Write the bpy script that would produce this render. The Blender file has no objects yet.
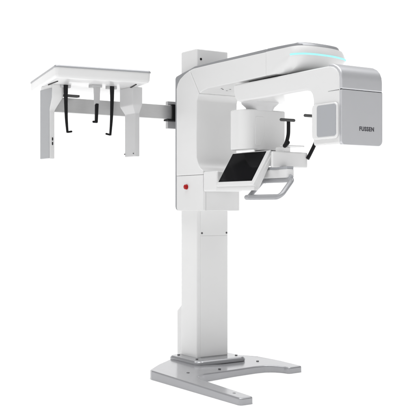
import bpy, bmesh, math
from mathutils import Vector, Matrix

sc = bpy.context.scene
col = sc.collection
HC = 1.03            # camera height
FWD = Vector((0.55988, 0.82857, 0.0))
RIGHT = Vector((0.82857, -0.55988, 0.0))

# ------------------------------------------------------------------ materials
def nd(nt, kind, **kw):
    n = nt.nodes.new(kind)
    for k, v in kw.items():
        setattr(n, k, v)
    return n

def mat(name, rgb, rough=0.35, metal=0.0, spec=0.5, coat=0.0, var=0.0015, rvar=0.004, bump=0.0,
        scale=9.0, stretch=(1, 1, 1), bscale=420.0, emit=None, flake=0.0):
    m = bpy.data.materials.new(name)
    m.use_nodes = True
    nt = m.node_tree
    b = nt.nodes['Principled BSDF']
    tc = nd(nt, 'ShaderNodeTexCoord')
    mp = nd(nt, 'ShaderNodeMapping')
    mp.inputs['Scale'].default_value = stretch
    nt.links.new(tc.outputs['Object'], mp.inputs['Vector'])
    ns = nd(nt, 'ShaderNodeTexNoise')
    ns.inputs['Scale'].default_value = scale
    ns.inputs['Detail'].default_value = 2
    nt.links.new(mp.outputs[0], ns.inputs['Vector'])
    cr = nd(nt, 'ShaderNodeMapRange')
    cr.inputs['From Min'].default_value = 0.3
    cr.inputs['From Max'].default_value = 0.7
    cr.inputs['To Min'].default_value = 1 - var
    cr.inputs['To Max'].default_value = 1 + var
    nt.links.new(ns.outputs['Fac'], cr.inputs['Value'])
    mx = nd(nt, 'ShaderNodeVectorMath', operation='SCALE')
    mx.inputs[0].default_value = rgb
    nt.links.new(cr.outputs[0], mx.inputs['Scale'])
    src = mx.outputs[0]
    if flake:
        n3 = nd(nt, 'ShaderNodeTexNoise')
        n3.inputs['Scale'].default_value = 900
        n3.inputs['Detail'].default_value = 1
        nt.links.new(tc.outputs['Object'], n3.inputs['Vector'])
        c3 = nd(nt, 'ShaderNodeMapRange')
        c3.inputs['From Min'].default_value = 0.3
        c3.inputs['From Max'].default_value = 0.7
        c3.inputs['To Min'].default_value = 1 - flake
        c3.inputs['To Max'].default_value = 1 + flake
        nt.links.new(n3.outputs['Fac'], c3.inputs['Value'])
        m3 = nd(nt, 'ShaderNodeVectorMath', operation='SCALE')
        nt.links.new(src, m3.inputs[0])
        nt.links.new(c3.outputs[0], m3.inputs['Scale'])
        src = m3.outputs[0]
    nt.links.new(src, b.inputs['Base Color'])
    rr = nd(nt, 'ShaderNodeMapRange')
    rr.inputs['From Min'].default_value = 0.3
    rr.inputs['From Max'].default_value = 0.7
    rr.inputs['To Min'].default_value = max(0.02, rough - rvar)
    rr.inputs['To Max'].default_value = rough + rvar
    nt.links.new(ns.outputs['Fac'], rr.inputs['Value'])
    nt.links.new(rr.outputs[0], b.inputs['Roughness'])
    b.inputs['Metallic'].default_value = metal
    b.inputs['Specular IOR Level'].default_value = spec
    b.inputs['Coat Weight'].default_value = coat
    b.inputs['Coat Roughness'].default_value = 0.12
    if bump:
        n2 = nd(nt, 'ShaderNodeTexNoise')
        n2.inputs['Scale'].default_value = bscale
        n2.inputs['Detail'].default_value = 2
        nt.links.new(mp.outputs[0], n2.inputs['Vector'])
        bp = nd(nt, 'ShaderNodeBump')
        bp.inputs['Strength'].default_value = bump
        bp.inputs['Distance'].default_value = 0.001
        nt.links.new(n2.outputs['Fac'], bp.inputs['Height'])
        nt.links.new(bp.outputs[0], b.inputs['Normal'])
    if emit:
        b.inputs['Emission Color'].default_value = (*emit[0], 1)
        b.inputs['Emission Strength'].default_value = emit[1]
    return m

W = mat('white_enamel', (0.71, 0.71, 0.71), 0.28, coat=0.3)
WC = mat('white_column_paint', (0.745, 0.745, 0.743), 0.22, coat=0.4)
SIL = mat('silver_paint', (0.33, 0.335, 0.35), 0.30, metal=0.35, flake=0.05, bump=0.03)
SILH = mat('silver_cover_paint', (0.57, 0.575, 0.595), 0.30, metal=0.4, flake=0.04, bump=0.03)
GRIP = mat('grip_silver', (0.36, 0.365, 0.38), 0.34, metal=0.3, flake=0.03)
BASE = mat('silver_base_lacquer', (0.37, 0.373, 0.387), 0.18, metal=0.4, spec=0.5, coat=0.0, flake=0.06, bump=0.02)
RAIL = mat('brushed_aluminium', (0.62, 0.62, 0.62), 0.34, metal=0.8, stretch=(2, 2, 90), var=0.04, rvar=0.06)
GREY = mat('grey_plastic', (0.36, 0.37, 0.39), 0.42, bump=0.05)
PALE = mat('pale_grey_plastic', (0.46, 0.46, 0.465), 0.4, bump=0.04)
PALE2 = mat('pale_post_paint', (0.58, 0.58, 0.585), 0.36)
POST = mat('silver_post_paint', (0.42, 0.427, 0.44), 0.34, metal=0.3, flake=0.04)
DARK = mat('black_plastic', (0.010, 0.010, 0.011), 0.45, spec=0.15, bump=0.08)
RUB = mat('dark_grey_rubber', (0.07, 0.07, 0.07), 0.55, spec=0.3, bump=0.1)
GLASS = mat('screen_glass', (0.006, 0.006, 0.007), 0.12, spec=0.05, rvar=0.01)
RED = mat('red_button_plastic', (0.38, 0.003, 0.003), 0.32, spec=0.25)
LED = mat('cyan_light_strip', (0.02, 0.16, 0.16), 0.5, spec=0.1, emit=((0.42, 0.88, 0.90), 1.0))
INK = mat('dark_lettering_ink', (0.045, 0.045, 0.055), 0.5)
STEEL = mat('steel_screw', (0.11, 0.11, 0.115), 0.35, metal=0.7)
FLOOR = mat('white_studio_floor', (0.92, 0.92, 0.92), 0.9, spec=0.0, var=0.004, scale=1.5)

# ------------------------------------------------------------------ helpers
def link(name, me, m, parent=None, bevel=0.0, seg=3, angle=32, label=None):
    o = bpy.data.objects.new(name, me)
    col.objects.link(o)
    me.materials.append(m)
    for p in me.polygons:
        p.use_smooth = True
    if bevel:
        bv = o.modifiers.new('bevel', 'BEVEL')
        bv.width = bevel
        bv.segments = seg
        bv.limit_method = 'ANGLE'
        bv.angle_limit = math.radians(angle)
        bv.use_clamp_overlap = True
        bv.miter_outer = 'MITER_ARC'
        bv.harden_normals = False
        wn = o.modifiers.new('wn', 'WEIGHTED_NORMAL')
        wn.keep_sharp = True
        wn.weight = 90
    else:
        me.set_sharp_from_angle(angle=math.radians(angle))
    if parent is not None:
        o.parent = parent
        o.matrix_parent_inverse = Matrix.Identity(4)
    if label:
        o['label'] = label
    return o

def from_bm(bm, name, *a, **k):
    bmesh.ops.recalc_face_normals(bm, faces=bm.faces[:])
    me = bpy.data.meshes.new(name)
    bm.to_mesh(me)
    bm.free()
    return link(name, me, *a, **k)

def prism_bm(pts, lo, hi, axis='z'):
    """extrude a 2D outline. axis x: pts=(y,z); axis y: pts=(x,z); axis z: pts=(x,y)"""
    bm = bmesh.new()
    def v(p, t):
        if axis == 'x': return (t, p[0], p[1])
        if axis == 'y': return (p[0], t, p[1])
        return (p[0], p[1], t)
    a = [bm.verts.new(v(p, lo)) for p in pts]
    b = [bm.verts.new(v(p, hi)) for p in pts]
    n = len(pts)
    bm.faces.new(a)
    bm.faces.new(b)
    for i in range(n):
        bm.faces.new((a[i], a[(i + 1) % n], b[(i + 1) % n], b[i]))
    return bm

def prism(name, pts, lo, hi, axis, m, parent, bevel=0.004, **k):
    return from_bm(prism_bm(pts, lo, hi, axis), name, m, parent, bevel=bevel, **k)

def box(name, x0, x1, y0, y1, z0, z1, m, parent, bevel=0.003, **k):
    return prism(name, [(x0, y0), (x1, y0), (x1, y1), (x0, y1)], z0, z1, 'z', m, parent, bevel, **k)

def fillet(pts, radii, n=7, closed=True):
    """round corners of a 2D polygon"""
    out = []
    N = len(pts)
    for i in range(N):
        r = radii[i] if isinstance(radii, (list, tuple)) else radii
        p = Vector(pts[i])
        if r <= 0 or (not closed and i in (0, N - 1)):
            out.append(tuple(p)); continue
        a = Vector(pts[i - 1]) - p
        b = Vector(pts[(i + 1) % N]) - p
        la, lb = a.length, b.length
        a.normalize(); b.normalize()
        ang = a.angle(b)
        d = min(r / math.tan(ang / 2), la * 0.49, lb * 0.49)
        rr = d * math.tan(ang / 2)
        bis = (a + b).normalized()
        c = p + bis * (rr / math.sin(ang / 2))
        s = p + a * d - c
        e = p + b * d - c
        tot = s.angle(e)
        for k in range(n + 1):
            t = k / n
            q = (s * math.sin((1 - t) * tot) + e * math.sin(t * tot)) / math.sin(tot)
            out.append(tuple(c + q))
    return out

def loft(name, rings, m, parent, bevel=0.0, **k):
    bm = bmesh.new()
    vs = [[bm.verts.new(p) for p in r] for r in rings]
    n = len(rings[0])
    for r0, r1 in zip(vs, vs[1:]):
        for i in range(n):
            bm.faces.new((r0[i], r0[(i + 1) % n], r1[(i + 1) % n], r1[i]))
    bm.faces.new(vs[0])
    bm.faces.new(vs[-1])
    return from_bm(bm, name, m, parent, bevel=bevel, **k)

def sweep_bm(path, radii, closed=False, seg=16, flat=(1, 1), up=(0, 0, 1), bm=None):
    bm = bm or bmesh.new()
    P = [Vector(p) for p in path]
    N = len(P)
    rings = []
    for i in range(N):
        if closed:
            t = (P[(i + 1) % N] - P[i - 1]).normalized()
        else:
            t = (P[min(i + 1, N - 1)] - P[max(i - 1, 0)]).normalized()
        u = Vector(up)
        if abs(u.dot(t)) > 0.95:
            u = Vector((1, 0, 0))
        s = t.cross(u).normalized()
        w = s.cross(t).normalized()
        r = radii[i] if isinstance(radii, (list, tuple)) else radii
        rings.append([bm.verts.new(P[i] + s * math.cos(2 * math.pi * j / seg) * r * flat[0]
                                   + w * math.sin(2 * math.pi * j / seg) * r * flat[1]) for j in range(seg)])
    pairs = list(zip(rings, rings[1:])) + ([(rings[-1], rings[0])] if closed else [])
    for r0, r1 in pairs:
        for j in range(seg):
            bm.faces.new((r0[j], r0[(j + 1) % seg], r1[(j + 1) % seg], r1[j]))
    if not closed:
        bm.faces.new(rings[0])
        bm.faces.new(rings[-1])
    return bm

def smooth_path(pts, n=6):
    """Catmull-Rom"""
    P = [Vector(p) for p in pts]
    P = [2 * P[0] - P[1]] + P + [2 * P[-1] - P[-2]]
    out = []
    for i in range(1, len(P) - 2):
        for k in range(n):
            t = k / n
            a, b, c, d = P[i - 1], P[i], P[i + 1], P[i + 2]
            out.append(0.5 * ((2 * b) + (c - a) * t + (2 * a - 5 * b + 4 * c - d) * t * t + (3 * b - a - 3 * c + d) * t ** 3))
    out.append(P[-2])
    return out

def capsule_bm(a, b, r, seg=16, n=5, bm=None, flat=(1, 1)):
    a, b = Vector(a), Vector(b)
    d = (b - a).normalized()
    path, rad = [], []
    for k in range(n + 1):
        t = math.pi / 2 * k / n
        path.append(a - d * r * math.cos(t) * 0.98); rad.append(max(r * math.sin(t), r * 0.06))
    for k in range(n + 1):
        t = math.pi / 2 * (1 - k / n)
        path.append(b + d * r * math.cos(t) * 0.98); rad.append(max(r * math.sin(t), r * 0.06))
    return sweep_bm(path, rad, seg=seg, bm=bm, flat=flat)

def disc(name, c, axis, r, h, m, parent, bevel=0.001, seg=20, **k):
    c, ax = Vector(c), Vector(axis).normalized()
    return from_bm(sweep_bm([c, c + ax * h], r, seg=seg), name, m, parent, bevel=bevel, seg=2, **k)

# ------------------------------------------------------------------ setting
bm = bmesh.new()
cx = FWD * 6
ring = [bm.verts.new((cx.x + 60 * math.cos(a * math.pi / 32), cx.y + 60 * math.sin(a * math.pi / 32), 0)) for a in range(64)]
bm.faces.new(ring)
fl = from_bm(bm, 'floor', FLOOR)
fl['kind'] = 'structure'
fl['label'] = 'seamless pure white studio floor under the machine'

# ------------------------------------------------------------------ the machine
root = bpy.data.objects.new('dental_xray_machine', None)
col.objects.link(root)
root.location = (0.12, 0.09, 0)
root['label'] = 'white and silver standing dental panoramic x-ray machine with a side skull imaging arm'
root['category'] = 'x-ray machine'
T = Matrix.Translation(root.location).inverted()
def top(o):
    """parent a world-built part to the machine"""
    o.parent = root
    o.matrix_parent_inverse = T
    return o

# ---- base: silver horseshoe foot
bo = [(-.407, -1.025), (-.318, -1.025), (-.296, -.50), (-.268, -.415), (-.19, -.365), (0.06, -.318), (0.24, -.298),
      (0.315, -.302), (0.365, -.335), (0.395, -.385), (.401, -.428), (.516, -.424), (.500, -.22), (.462, -.05), (.40, .07),
      (.31, .16), (.2, .22), (.05, .24), (-.06, .205), (-.16, .125), (-.25, .055), (-.33, -.02), (-.395, -.085), (-.407, -.12)]
bo = fillet(bo, [.018, .018, .0, .06, .08, 0, 0, .05, .05, .03, .016, .02] + [.1] * 10 + [.03, .03], n=3)
bmm = prism_bm(bo, -0.012, 0.056, 'z')
for v in bmm.verts:
    if v.co.z > 0.03:
        f = min(1, max(0, (-0.05 - v.co.y) / 0.95)) if v.co.x < 0 else min(1, max(0, (-0.02 - v.co.y) / 0.40))
        v.co.z = 0.056 - 0.017 * f
base = top(from_bm(bmm, 'base', BASE, bevel=0.009, seg=4, angle=40))
base['label'] = 'silver horseshoe shaped foot with two arms of unequal length'
for (x, y, z) in ((-.255, -.29, .0525), (-.355, -.90, .0405), (.36, -.16, .0495), (-.02, -.28, .0525)):
    b = disc('levelling_bolt', (x, y, z - .004), (0, 0, 1), 0.009, 0.0052, STEEL, base, bevel=0.001)
# plinth
pb = fillet([(-.085, -.128), (.308, -.128), (.308, .222), (-.085, .222)], .05, n=5)
pt = fillet([(-.076, -.119), (.299, -.119), (.299, .213), (-.076, .213)], .045, n=5)
plinth = top(loft('plinth', [[(x, y, .050) for x, y in pb], [(x, y, .067) for x, y in pb], [(x, y, .078) for x, y in pt]], BASE, None, bevel=0.004))
for (x, y) in ((-.03, -.045), (.27, -.05), (-.03, .17)):
    disc('anchor_bolt', (x, y, .074), (0, 0, 1), 0.009, 0.009, STEEL, plinth, bevel=0.002, seg=6)

# ---- column
column = top(box('column', 0.0, 0.241, 0.0, 0.189, 0.072, 2.043, WC, None, bevel=0.009))
box('front_cover', 0.026, 0.236, -0.0025, 0.01, 0.082, 0.8525, WC, column, bevel=0.0018)
box('front_cover', 0.026, 0.236, -0.0025, 0.01, 0.8555, 1.94, WC, column, bevel=0.0018)
for x in (0.036, 0.227):
    disc('screw', (x, -0.0005, 0.870), (0, -1, 0), 0.0066, 0.0045, STEEL, column, bevel=0.001)
disc('cable_hole', (0.03, 0.002, 1.977), (0, -1, 0), 0.008, 0.004, DARK, column, bevel=0.001)
prism('junction_box', [(0.18, .05), (.285, .05), (.285, .352), (.235, .392), (.18, .392)], .03, .20, 'x', W, column, bevel=0.004)

# ---- carriage (lower body) with the C-shaped spine
lowp = fillet([(-.018, -.128), (.262, -.128), (.262, .19), (-.018, .19)], [.004, .045, .03, .004], n=8)
carriage = top(prism('carriage', lowp, 1.012, 1.2365, 'z', W, None, bevel=0.012, seg=4))
side_low = prism('side_panel', fillet([(.176, 1.012), (-.1315, 1.012), (-.1315, 1.236), (.176, 1.236)], [.022, .004, .003, .003], n=4), -.042, -.0205, 'x', W, carriage, bevel=0.003)
sp = [(.180, 1.2375), (.180, 1.800), (.165, 1.832), (.137, 1.860), (.085, 1.884), (.024, 1.9025), (-.086, 1.744)]
inn = [(-.070, 1.728), (-.060, 1.70), (-.056, 1.457), (-.058, 1.350), (-.065, 1.325), (-.080, 1.296), (-.102, 1.275), (-.1315, 1.262), (-.1315, 1.2375)]
prism('spine', sp + inn, -.042, .270, 'x', W, carriage, bevel=0.006, angle=40)
# silver back frame that shows as a rim round the spine
fr = [(.213, 1.04), (.213, 1.872), (.200, 1.884), (.14, 1.896), (.04, 1.912), (-.02, 1.924), (-.30, 1.928), (-.765, 1.931), (-.765, 1.90),
      (-.03, 1.89), (.10, 1.86), (.15, 1.80), (.15, 1.014), (.19, 1.014), (.206, 1.022)]
prism('back_frame', fr, -.031, .262, 'x', SIL, carriage, bevel=0.006, angle=40)
# emergency stop
bt = sweep_bm([(-.040, .055, 1.164), (-.046, .055, 1.164), (-.0465, .055, 1.164), (-.056, .055, 1.164), (-.060, .055, 1.164), (-.062, .055, 1.164)],
              [.0165, .0165, .0150, .0150, .0115, .004], seg=24)
eb = from_bm(bt, 'emergency_button', RED, carriage, bevel=0.0, angle=60)
eb['label'] = 'round red emergency stop button'
# ---- boom
SCREWS = [(.029, -.232, 1.7672), (.101, -.222, 1.767), (.06, -.20, 1.7665), (.114, -.165, 1.7658), (.17, -.20, 1.7665)]
bp = [(.0225, 1.9035), (-.02, 1.909), (-.25, 1.911), (-.7715, 1.911), (-.7715, 1.777), (-.45, 1.770), (-.176, 1.766), (-.12, 1.757), (-.088, 1.7445)]
boom = top(prism('boom', bp, -.042, .285, 'x', W, None, bevel=0.007, angle=40))
for (x, y, z) in SCREWS:
    disc('screw', (x, y, z + .003), (0, 0, -1), .006, .005, STEEL, boom, bevel=0.0008)
def tip(dx, dy, z, yb=-.7735, xl=-.042, xr=.285):
    """plan outline of the boom tip, grown by dx sideways and dy forward"""
    o = [(xl, yb), (xl, -.86)]
    ctrl = [(xl - dx * .4, -.94 - dy * .5), (xl - dx, -1.01 - dy * .75), (-.012, -1.058 - dy), (.05, -1.074 - dy), (.12, -1.074 - dy),
            (.19, -1.067 - dy), (.26, -1.046 - dy * .95), (xr + .040 + dx * .7, -1.010 - dy * .85), (xr + .062 + dx, -.950 - dy * .6), (xr + .052 + dx * .6, -.88 - dy * .3)]
    o += [tuple(p) for p in smooth_path([(a, b, 0) for a, b in ctrl], 5)]
    o = [(p[0], p[1]) for p in o] + [(xr + .025, -.82), (xr, yb)]
    return [(x, y, z) for x, y in o]
tipo = loft('boom_tip', [tip(-.045, -.13, 1.7765), tip(-.040, -.085, 1.785), tip(-.02, -.045, 1.802), tip(-.004, -.012, 1.826),
                         tip(.008, .004, 1.850), tip(.010, .008, 1.858), tip(.010, .008, 1.870), tip(.004, .002, 1.892), tip(-.004, -.008, 1.911)], W, boom, bevel=0.0, angle=40)
trim = loft('top_trim', [tip(-.006, -.010, 1.909, -.767, -.033, .264), tip(-.002, -.008, 1.913, -.767, -.031, .262), tip(-.006, -.016, 1.926, -.767, -.031, .262), tip(-.012, -.024, 1.931, -.767, -.037 + .010, .258)], SIL, boom, bevel=0.0, angle=50)
# glowing line: follows the widest edge of the tip
led_path = [Vector(p) for p in tip(.0115, .0095, 1.8640)][6:-4]
from_bm(sweep_bm(led_path, .0048, seg=10, flat=(.8, 1.0)), 'light_strip', LED, boom, angle=60, label='thin glowing cyan line along the rounded tip')

# ---- rotating arm (bar + tube head)
ra = [(-.440, 1.761), (-.446, 1.71), (-.462, 1.675), (-.478, 1.661), (-.500, 1.655), (-.80, 1.656), (-1.115, 1.659), (-1.145, 1.651), (-1.162, 1.632), (-1.169, 1.60),
      (-1.169, 1.372), (-1.174, 1.361), (-1.185, 1.357), (-1.377, 1.358), (-1.377, 1.70), (-1.371, 1.724), (-1.354, 1.745), (-1.330, 1.760), (-1.30, 1.768), (-1.20, 1.768), (-.80, 1.763)]
arm = top(prism('rotating_arm', ra, -.035, .252, 'x', W, None, bevel=0.012, seg=4, angle=50))
arm['label'] = 'white swinging arm hanging below the boom, ending in a tall imaging head'
rr_ = fillet([(.012, -.475), (.215, -.475), (.215, -.94), (.012, -.94)], .09, n=8)
prism('rotary_shade_block', rr_, 1.745, 1.795, 'z', DARK, arm, bevel=0.003)  # black coupling block, added to make the shaded gap under the boom dark
# silver cover, split by a dark seam
outer = [(-1.391, 1.357), (-1.391, 1.690), (-1.387, 1.716), (-1.375, 1.741), (-1.354, 1.761), (-1.325, 1.775), (-1.285, 1.779)]
inner = [(-1.285, 1.758), (-1.325, 1.754), (-1.345, 1.742), (-1.360, 1.722), (-1.366, 1.70), (-1.366, 1.357)]
zs = 1.636
low = [(-1.391, 1.3545), (-1.391, zs + .0008), (-1.366, zs + .0008), (-1.366, 1.3545)]
hi = [(-1.391, zs + .0020)] + outer[1:] + inner[:-1] + [(-1.366, zs + .0020)]
prism('front_cover', fillet([(-.031, 1.3545), (.2555, 1.3545), (.2555, zs + .0008), (-.031, zs + .0008)], [.018, .03, .002, .002], n=6), -1.391, -1.366, 'y', SILH, arm, bevel=0.010, seg=4)
prism('front_cover', hi, -.031, .257, 'x', SILH, arm, bevel=0.009, seg=4, angle=50)
prism('seam_strip', [(-1.387, zs - .004), (-1.387, zs + .005), (-1.36, zs + .005), (-1.36, zs - .004)], -.029, .254, 'x', DARK, arm, bevel=0)
prism('seam_strip', [(-1.29, zs - .0012), (-1.372, zs + .0012 - .002), (-1.372, zs + .0012), (-1.29, zs - .0004)], -.0358, -.030, 'x', DARK, arm, bevel=0)
# detector block on the head's side
dp = fillet([(-1.176, 1.388), (-1.376, 1.388), (-1.376, 1.575), (-1.176, 1.575)], .025, n=6)
prism('detector_housing', dp, -.052, -.033, 'x', W, arm, bevel=0.010, seg=4)
dq = fillet([(-1.222, 1.400), (-1.370, 1.400), (-1.370, 1.565), (-1.222, 1.565)], .014, n=5)
prism('detector_plate', dq, -.0555, -.045, 'x', GREY, arm, bevel=0.003)
# lettering
cu = bpy.data.curves.new('lettering', 'FONT')
cu.body = 'FUSSEN'
cu.size = 1.0
cu.extrude = 0.02
cu.offset = 0.036
cu.space_character = 1.16
tmp = bpy.data.objects.new('lettering_source', cu)
col.objects.link(tmp)
dg = bpy.context.evaluated_depsgraph_get()
me = bpy.data.meshes.new_from_object(tmp.evaluated_get(dg))
bpy.data.objects.remove(tmp)
xs = [v.co.x for v in me.vertices]; ys = [v.co.y for v in me.vertices]
x0, x1, y0, y1 = min(xs), max(xs), min(ys), max(ys)
for v in me.vertices:
    a, b, c = v.co
    v.co = (.090 + (a - x0) / (x1 - x0) * .103, -1.3912 - (c + 0.02) / .04 * .0008, 1.4295 + (b - y0) / (y1 - y0) * .0232)
let = link('lettering', me, INK, arm)
let['label'] = 'small dark capital letters low on the silver cover'
# hanging sensor block: neck cone + box
cc = Vector((.118, -.505, 0))
cone = sweep_bm([cc + Vector((0, 0, z)) for z in (1.666, 1.650, 1.632, 1.630, 1.604)], [.114, .110, .090, .087, .074], seg=56)
from_bm(cone, 'neck_cone', PALE2, arm, bevel=0.0, angle=30)  # greyer than the white arm: the neck's shading is put into its colour
tb = fillet([(-.030, -.555), (.278, -.555), (.278, -.41), (.235, -.385), (.03, -.375), (-.030, -.40)], [.085, .022, .02, .02, .05, .03], n=12)
sensor = prism('sensor_box', tb, 1.375, 1.612, 'z', W, arm, bevel=0.009, seg=4, angle=50)
prism('sensor_box_lower', fillet([(.125, -.545), (.250, -.545), (.250, -.42), (.125, -.42)], .025, n=6), 1.350, 1.3745, 'z', PALE, arm, bevel=0.008)
prism('service_panel', fillet([(.045, 1.57), (.112, 1.57), (.112, 1.46), (.085, 1.40), (.045, 1.40)], .012, n=4), -.5572, -.545, 'y', W, arm, bevel=0.0015)

# ---- patient table: shelf, touchscreen, chin support
shelf = top(box('support_shelf', -.046, .15, -.290, -.1365, 1.131, 1.256, W, None, bevel=0.012, seg=4))
nrm = Vector((-.2, 0, .13)).normalized()          # screen normal, faces -x and up
A = Vector((-.052, 0, 1.168)); B = Vector((.080, 0, 1.366))
nrm = Vector((-(B - A).z, 0, (B - A).x)).normalized()
def slab(lo, hi, y0, y1, t0, t1, skew=0.012):
    d = (B - A)
    vs = []
    for t in (t0, t1):
        r = []
        for (u, y) in ((lo, y0), (lo, y1), (hi, y1 + skew), (hi, y0 + skew)):
            p = A + d * u + nrm * t
            r.append((p.x, y, p.z))
        vs.append(r)
    return vs
screen = top(loft('touchscreen', slab(-.03, 1.0, -.297, -.672, -.020, .004), W, None, bevel=0.004))
glass = loft('screen_glass', slab(.085, .965, -.303, -.640, 0, .0055), GLASS, screen, bevel=0.0012)
glass['label'] = 'dark switched-off glass panel'
prism('shelf_lip', [(-.050, 1.1312), (-.018, 1.1312), (.022, 1.20), (.092, 1.325), (.078, 1.342), (-.050, 1.156)], -.668, -.2905, 'y', W, shelf, bevel=0.005)
# hidden cross arm behind the screen
box('cross_arm', .06, .20, -.68, -.10, 1.215, 1.252, W, shelf, bevel=0.006)
#

chin = top(prism('chin_support_arm', fillet([(.002, -.765), (.276, -.765), (.276, -.60), (.13, -.60), (.062, -.682)], [.008, .018, .02, 0, .01], n=6), 1.2625, 1.353, 'z', W, None, bevel=0.013, seg=4))
prism('screen_bracket', [(.06, 1.275), (.13, 1.275), (.13, 1.345), (.10, 1.345)], -.700, -.64, 'y', PALE, chin, bevel=0.003)
box('chin_pedestal', .095, .150, -.755, -.68, 1.345, 1.382, W, chin, bevel=0.006)
prism('chin_plate', fillet([(.105, -.785), (.238, -.785), (.238, -.70), (.105, -.70)], .02, n=5), 1.3825, 1.391, 'z', W, chin, bevel=0.003)
block = prism('handle_block', fillet([(.058, -.838), (.122, -.838), (.122, -.52), (.058, -.52)], [.025, .03, .01, .01], n=6), 1.200, 1.2515, 'z', W, chin, bevel=0.011, seg=4)
box('handle_block_top', .066, .114, -.825, -.53, 1.2475, 1.267, GREY, chin, bevel=0.002)

# temple supports
def temple(name, stem, rad, r0, r1, rr):
    o = top(from_bm(sweep_bm(smooth_path(stem, 6), rad, seg=14, flat=(1.0, .7), up=(0, 1, 0)), name, DARK, angle=50))
    from_bm(capsule_bm(r0, r1, rr), 'temple_pad', RUB, o, angle=60)
    return o
t1 = temple('temple_support', [(.098, -.770, 1.392), (.108, -.770, 1.410), (.1195, -.770, 1.45), (.1215, -.770, 1.49), (.1215, -.770, 1.527)], .012,
       (.064, -.775, 1.534), (.157, -.775, 1.534), .009)
from_bm(capsule_bm((.091, -.775, 1.386), (.112, -.775, 1.405), .0125), 'temple_pivot', DARK, t1, angle=60)
t2 = temple('temple_support', [(.262, -.772, 1.316), (.284, -.774, 1.352), (.316, -.774, 1.405), (.332, -.774, 1.45), (.338, -.774, 1.50), (.338, -.774, 1.56)], .012,
       (.241, -.775, 1.5675), (.345, -.775, 1.5675), .009)

# hand grip: a rounded loop tilted outwards
tx, bx, tz, bz = .075, -.030, 1.190, 1.092
loop2 = fillet([(-.585, 0), (-.868, 0), (-.905, 1), (-.560, 1)], 0)
def lp(y, u): return (tx + (bx - tx) * u, y, tz + (bz - tz) * u)
c4 = [(-.588, 0.0), (-.862, 0.0), (-.885, 1.0), (-.590, 1.0)]
# round in (y, distance) space then map back to the tilted plane
D = math.hypot(tx - bx, tz - bz)
rnd = fillet([(y, u * D) for y, u in c4], [.022, .03, .03, .022], n=7)
path = [lp(y, d / D) for y, d in rnd]
pd = []
for i in range(len(path)):            # subdivide straight runs
    a, b = Vector(path[i]), Vector(path[(i + 1) % len(path)])
    k = max(1, int((b - a).length / .03))
    pd += [a.lerp(b, j / k) for j in range(k)]
hn = Vector((-(bz - tz), 0, (bx - tx))).normalized()
hb = sweep_bm(pd, .0150, closed=True, seg=16, flat=(1.25, .85), up=tuple(hn))
handle = top(from_bm(hb, 'hand_grip', GRIP, angle=60))
handle['label'] = 'silver loop handle hanging below the chin support'
for y in (-.61, -.845):
    from_bm(capsule_bm((tx + .004, y, 1.205), (tx, y, 1.186), .0135), 'grip_joint', GREY, handle, angle=60)
hb2 = capsule_bm((bx, -.572, bz), (bx, -.60, bz), .0150)
from_bm(hb2, 'grip_end', GRIP, handle, angle=60)

# ---- side arm for skull imaging
RY = .262
rail = top(box('side_rail', -.865, .04, RY, RY + .045, 1.612, 1.703, RAIL, None, bevel=0.003))
box('rail_clamp', -.028, .08, RY + .046, RY + .075, 1.555, 1.735, PALE, rail, bevel=0.003)
box('clamp_lip', -.030, .05, RY - .012, RY + .046, 1.7035, 1.709, DARK, rail, bevel=0.001)
box('clamp_lip', -.060, .05, RY - .012, RY + .046, 1.6005, 1.6110, DARK, rail, bevel=0.001)
box('clamp_lip', -.026, .05, RY - .012, RY - .002, 1.6115, 1.7030, DARK, rail, bevel=0.001)

ceph = [(-1.027, -.103), (-.447, -.189), (-.330, .45), (-.845, .669)]
def inset(k, z):
    c = Vector((sum(p[0] for p in ceph) / 4, sum(p[1] for p in ceph) / 4))
    pts = []
    for p in ceph:
        v = Vector(p) - c
        pts.append(tuple(c + v * (1 - k / v.length)))
    return [(x, y, z) for x, y in fillet(pts, .02, n=5)]
head = top(loft('skull_imaging_head', [inset(.03, 1.768), inset(.014, 1.773), inset(.006, 1.786), inset(.003, 1.8275)], W, None, bevel=0.0, angle=50))
head['label'] = 'white slab with a silver top rim carrying two posts and three probes'
loft('top_rim', [inset(.0, 1.8265), inset(-.002, 1.834), inset(.006, 1.8415)], SIL, head, bevel=0.0015)

# posts: flat plates that flare towards the probes at the top
ZU = 1.769
def post(x0, ya, yb, zb, sgn, lab):
    x1 = x0 + .032
    if sgn > 0:      # flares to +x
        lv = [(zb, 0, 0), (1.610, 0, 0), (1.640, .012, .012), (1.690, .038, .035), (1.73, .048, .035), (ZU, .048, .035)]
    else:
        lv = [(zb, 0, 0), (1.612, 0, 0), (1.622, .008, .006), (1.656, .034, .030), (1.668, .036, .035), (ZU, .036, .035)]
    rings = []
    for z, g, h in lv:
        a, b = (x0, x1 + g) if sgn > 0 else (x0 - g, x1)
        rings.append([(a, ya - h, z), (b, ya - h, z), (b, yb, z), (a, yb, z)])
    return loft('side_post', rings, W if sgn > 0 else PALE2, head, bevel=0.004, angle=25, label=lab)
def skin(x, ya, yb, zb):
    q = [(yb, zb + .003), (ya + .002, zb + .003), (ya + .002, 1.63), (ya - .032, 1.69), (ya - .032, ZU - .022), (yb, ZU - .022)]
    return prism('cover_plate', q, x - .004, x + .004, 'x', POST, head, bevel=0.0025)
p1 = post(-.915, .215, .345, 1.325, 1, 'white post with a grey outer plate and two dark slots near its foot')
skin(-.915, .215, .345, 1.325)
p2 = post(-.425, .045, .175, 1.347, -1, 'pale grey post with a sloping step on its inner side')
for z in (1.417, 1.444):
    from_bm(capsule_bm((-.897, .2145, z - .004), (-.897, .2145, z + .004), .0065, flat=(1, .5)), 'slot', DARK, head, angle=60)
for (x, y) in ((-.428, .17), (-.428, .06)):
    disc('screw', (x, y, 1.365), (-1, 0, 0), .004, .003, STEEL, head, bevel=.0005)
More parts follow.
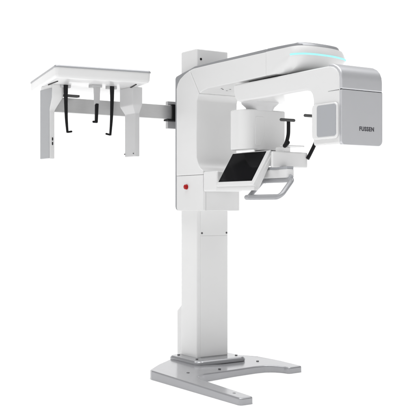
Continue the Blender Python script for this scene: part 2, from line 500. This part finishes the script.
# slim dark slide rails under the slab
for (a, b) in (((-.93, .20), (-.95, .03)), ((-.41, .20), (-.50, -.10))):
    from_bm(sweep_bm([(a[0], a[1], 1.7655), (b[0], b[1], 1.7668)], .0042, seg=8), 'slide_rail', DARK, head, angle=60)
box('slide_plate', -.86, -.728, .19, .225, 1.702, 1.7165, RUB, head, bevel=0.002)

def blade(name, pts, rad, m, tipv=None, lab=None, flat=(1.0, .65)):
    bmx = sweep_bm(smooth_path(pts, 6), [rad[0] + (rad[1] - rad[0]) * (i / ((len(pts) - 1) * 6)) for i in range((len(pts) - 1) * 6 + 1)], seg=12, flat=flat, up=(0, 1, 0))
    if tipv:
        capsule_bm(tipv[0], tipv[1], .006, bm=bmx)
    return from_bm(bmx, name, m, head, angle=60, label=lab)
blade('ear_rod', [(-.833, .165, 1.770), (-.832, .166, 1.68), (-.829, .166, 1.57), (-.822, .165, 1.482)], (.0148, .0075), DARK, ((-.820, .165, 1.486), (-.796, .165, 1.490)))
blade('ear_rod', [(-.571, .07, 1.768), (-.571, .07, 1.68), (-.575, .07, 1.57), (-.583, .07, 1.470)], (.0148, .0075), DARK, ((-.586, .07, 1.474), (-.610, .07, 1.478)))
for (x, y, s) in ((-.833, .165, 1), (-.571, .07, -1)):
    box('rod_holder', x - .03, x + .035, y + .0, y + .03, 1.752, 1.7685, PALE, head, bevel=.003)
prism('nose_support', [(-.697, 1.650), (-.664, 1.650), (-.660, 1.772), (-.700, 1.772)], .050, .066, 'y', PALE, head, bevel=.003)
prism('nose_probe', [(-.695, 1.540), (-.678, 1.543), (-.672, 1.655), (-.693, 1.655)], .046, .062, 'y', DARK, head, bevel=.004)
from_bm(capsule_bm((-.706, .052, 1.545), (-.684, .052, 1.545), .007), 'nose_tip', DARK, head, angle=60)
box('nose_holder', -.715, -.65, .045, .10, 1.752, 1.7685, PALE, head, bevel=.003)

# ------------------------------------------------------------------ camera
cam = bpy.data.cameras.new('camera')
co = bpy.data.objects.new('camera', cam)
col.objects.link(co)
cam.sensor_width = 36
cam.lens = 36 * 946 / 416
cam.clip_end = 500
R0 = (197 - 208) / 946 * 6.0
pos = -6.0 * FWD - R0 * RIGHT
co.location = (pos.x, pos.y, HC)
co.rotation_euler = (math.pi / 2, 0, math.atan2(-FWD.x, FWD.y))
sc.camera = co

# ------------------------------------------------------------------ light: white studio surround
w = bpy.data.worlds.new('World')
sc.world = w
w.use_nodes = True
nt = w.node_tree
bg = nt.nodes['Background']
tc = nd(nt, 'ShaderNodeTexCoord')
dot = nd(nt, 'ShaderNodeVectorMath', operation='DOT_PRODUCT')
dot.inputs[1].default_value = FWD
nt.links.new(tc.outputs['Generated'], dot.inputs[0])
mr = nd(nt, 'ShaderNodeMapRange', interpolation_type='SMOOTHSTEP')
mr.inputs['From Min'].default_value = 0.3
mr.inputs['From Max'].default_value = 0.93
mr.inputs['To Min'].default_value = 0.32
mr.inputs['To Max'].default_value = 1.25
nt.links.new(dot.outputs['Value'], mr.inputs['Value'])
sx = nd(nt, 'ShaderNodeSeparateXYZ')
nt.links.new(tc.outputs['Generated'], sx.inputs[0])
md = nd(nt, 'ShaderNodeMapRange', interpolation_type='SMOOTHSTEP')   # the white backdrop ends above the frame
md.inputs['From Min'].default_value = 0.25
md.inputs['From Max'].default_value = 0.45
md.inputs['To Min'].default_value = 1.0
md.inputs['To Max'].default_value = 0.30
nt.links.new(sx.outputs['Z'], md.inputs['Value'])
mz = nd(nt, 'ShaderNodeMapRange', interpolation_type='SMOOTHSTEP')   # bright zenith patch added to light the floor up to white
mz.inputs['From Min'].default_value = 0.70
mz.inputs['From Max'].default_value = 0.88
mz.inputs['To Min'].default_value = 0.0
mz.inputs['To Max'].default_value = 3.5
nt.links.new(sx.outputs['Z'], mz.inputs['Value'])
mm = nd(nt, 'ShaderNodeMath', operation='MULTIPLY')
nt.links.new(mr.outputs[0], mm.inputs[0])
nt.links.new(md.outputs[0], mm.inputs[1])
ad = nd(nt, 'ShaderNodeMath', operation='ADD')
nt.links.new(mm.outputs[0], ad.inputs[0])
nt.links.new(mz.outputs[0], ad.inputs[1])
mxx = nd(nt, 'ShaderNodeMapRange', interpolation_type='SMOOTHSTEP')
mxx.inputs['From Min'].default_value = -1.0
mxx.inputs['From Max'].default_value = -0.1
mxx.inputs['To Min'].default_value = 0.46
mxx.inputs['To Max'].default_value = -0.02
nt.links.new(sx.outputs['X'], mxx.inputs['Value'])
ad2 = nd(nt, 'ShaderNodeMath', operation='ADD')
nt.links.new(ad.outputs[0], ad2.inputs[0])
nt.links.new(mxx.outputs[0], ad2.inputs[1])
bg.inputs['Color'].default_value = (1, 1, 1, 1)
nt.links.new(ad2.outputs[0], bg.inputs['Strength'])

sc.view_settings.view_transform = 'Standard'
sc.view_settings.look = 'None'
sc.view_settings.exposure = 0
sc.view_settings.gamma = 1
sc.cycles.max_bounces = 10
sc.cycles.diffuse_bounces = 5
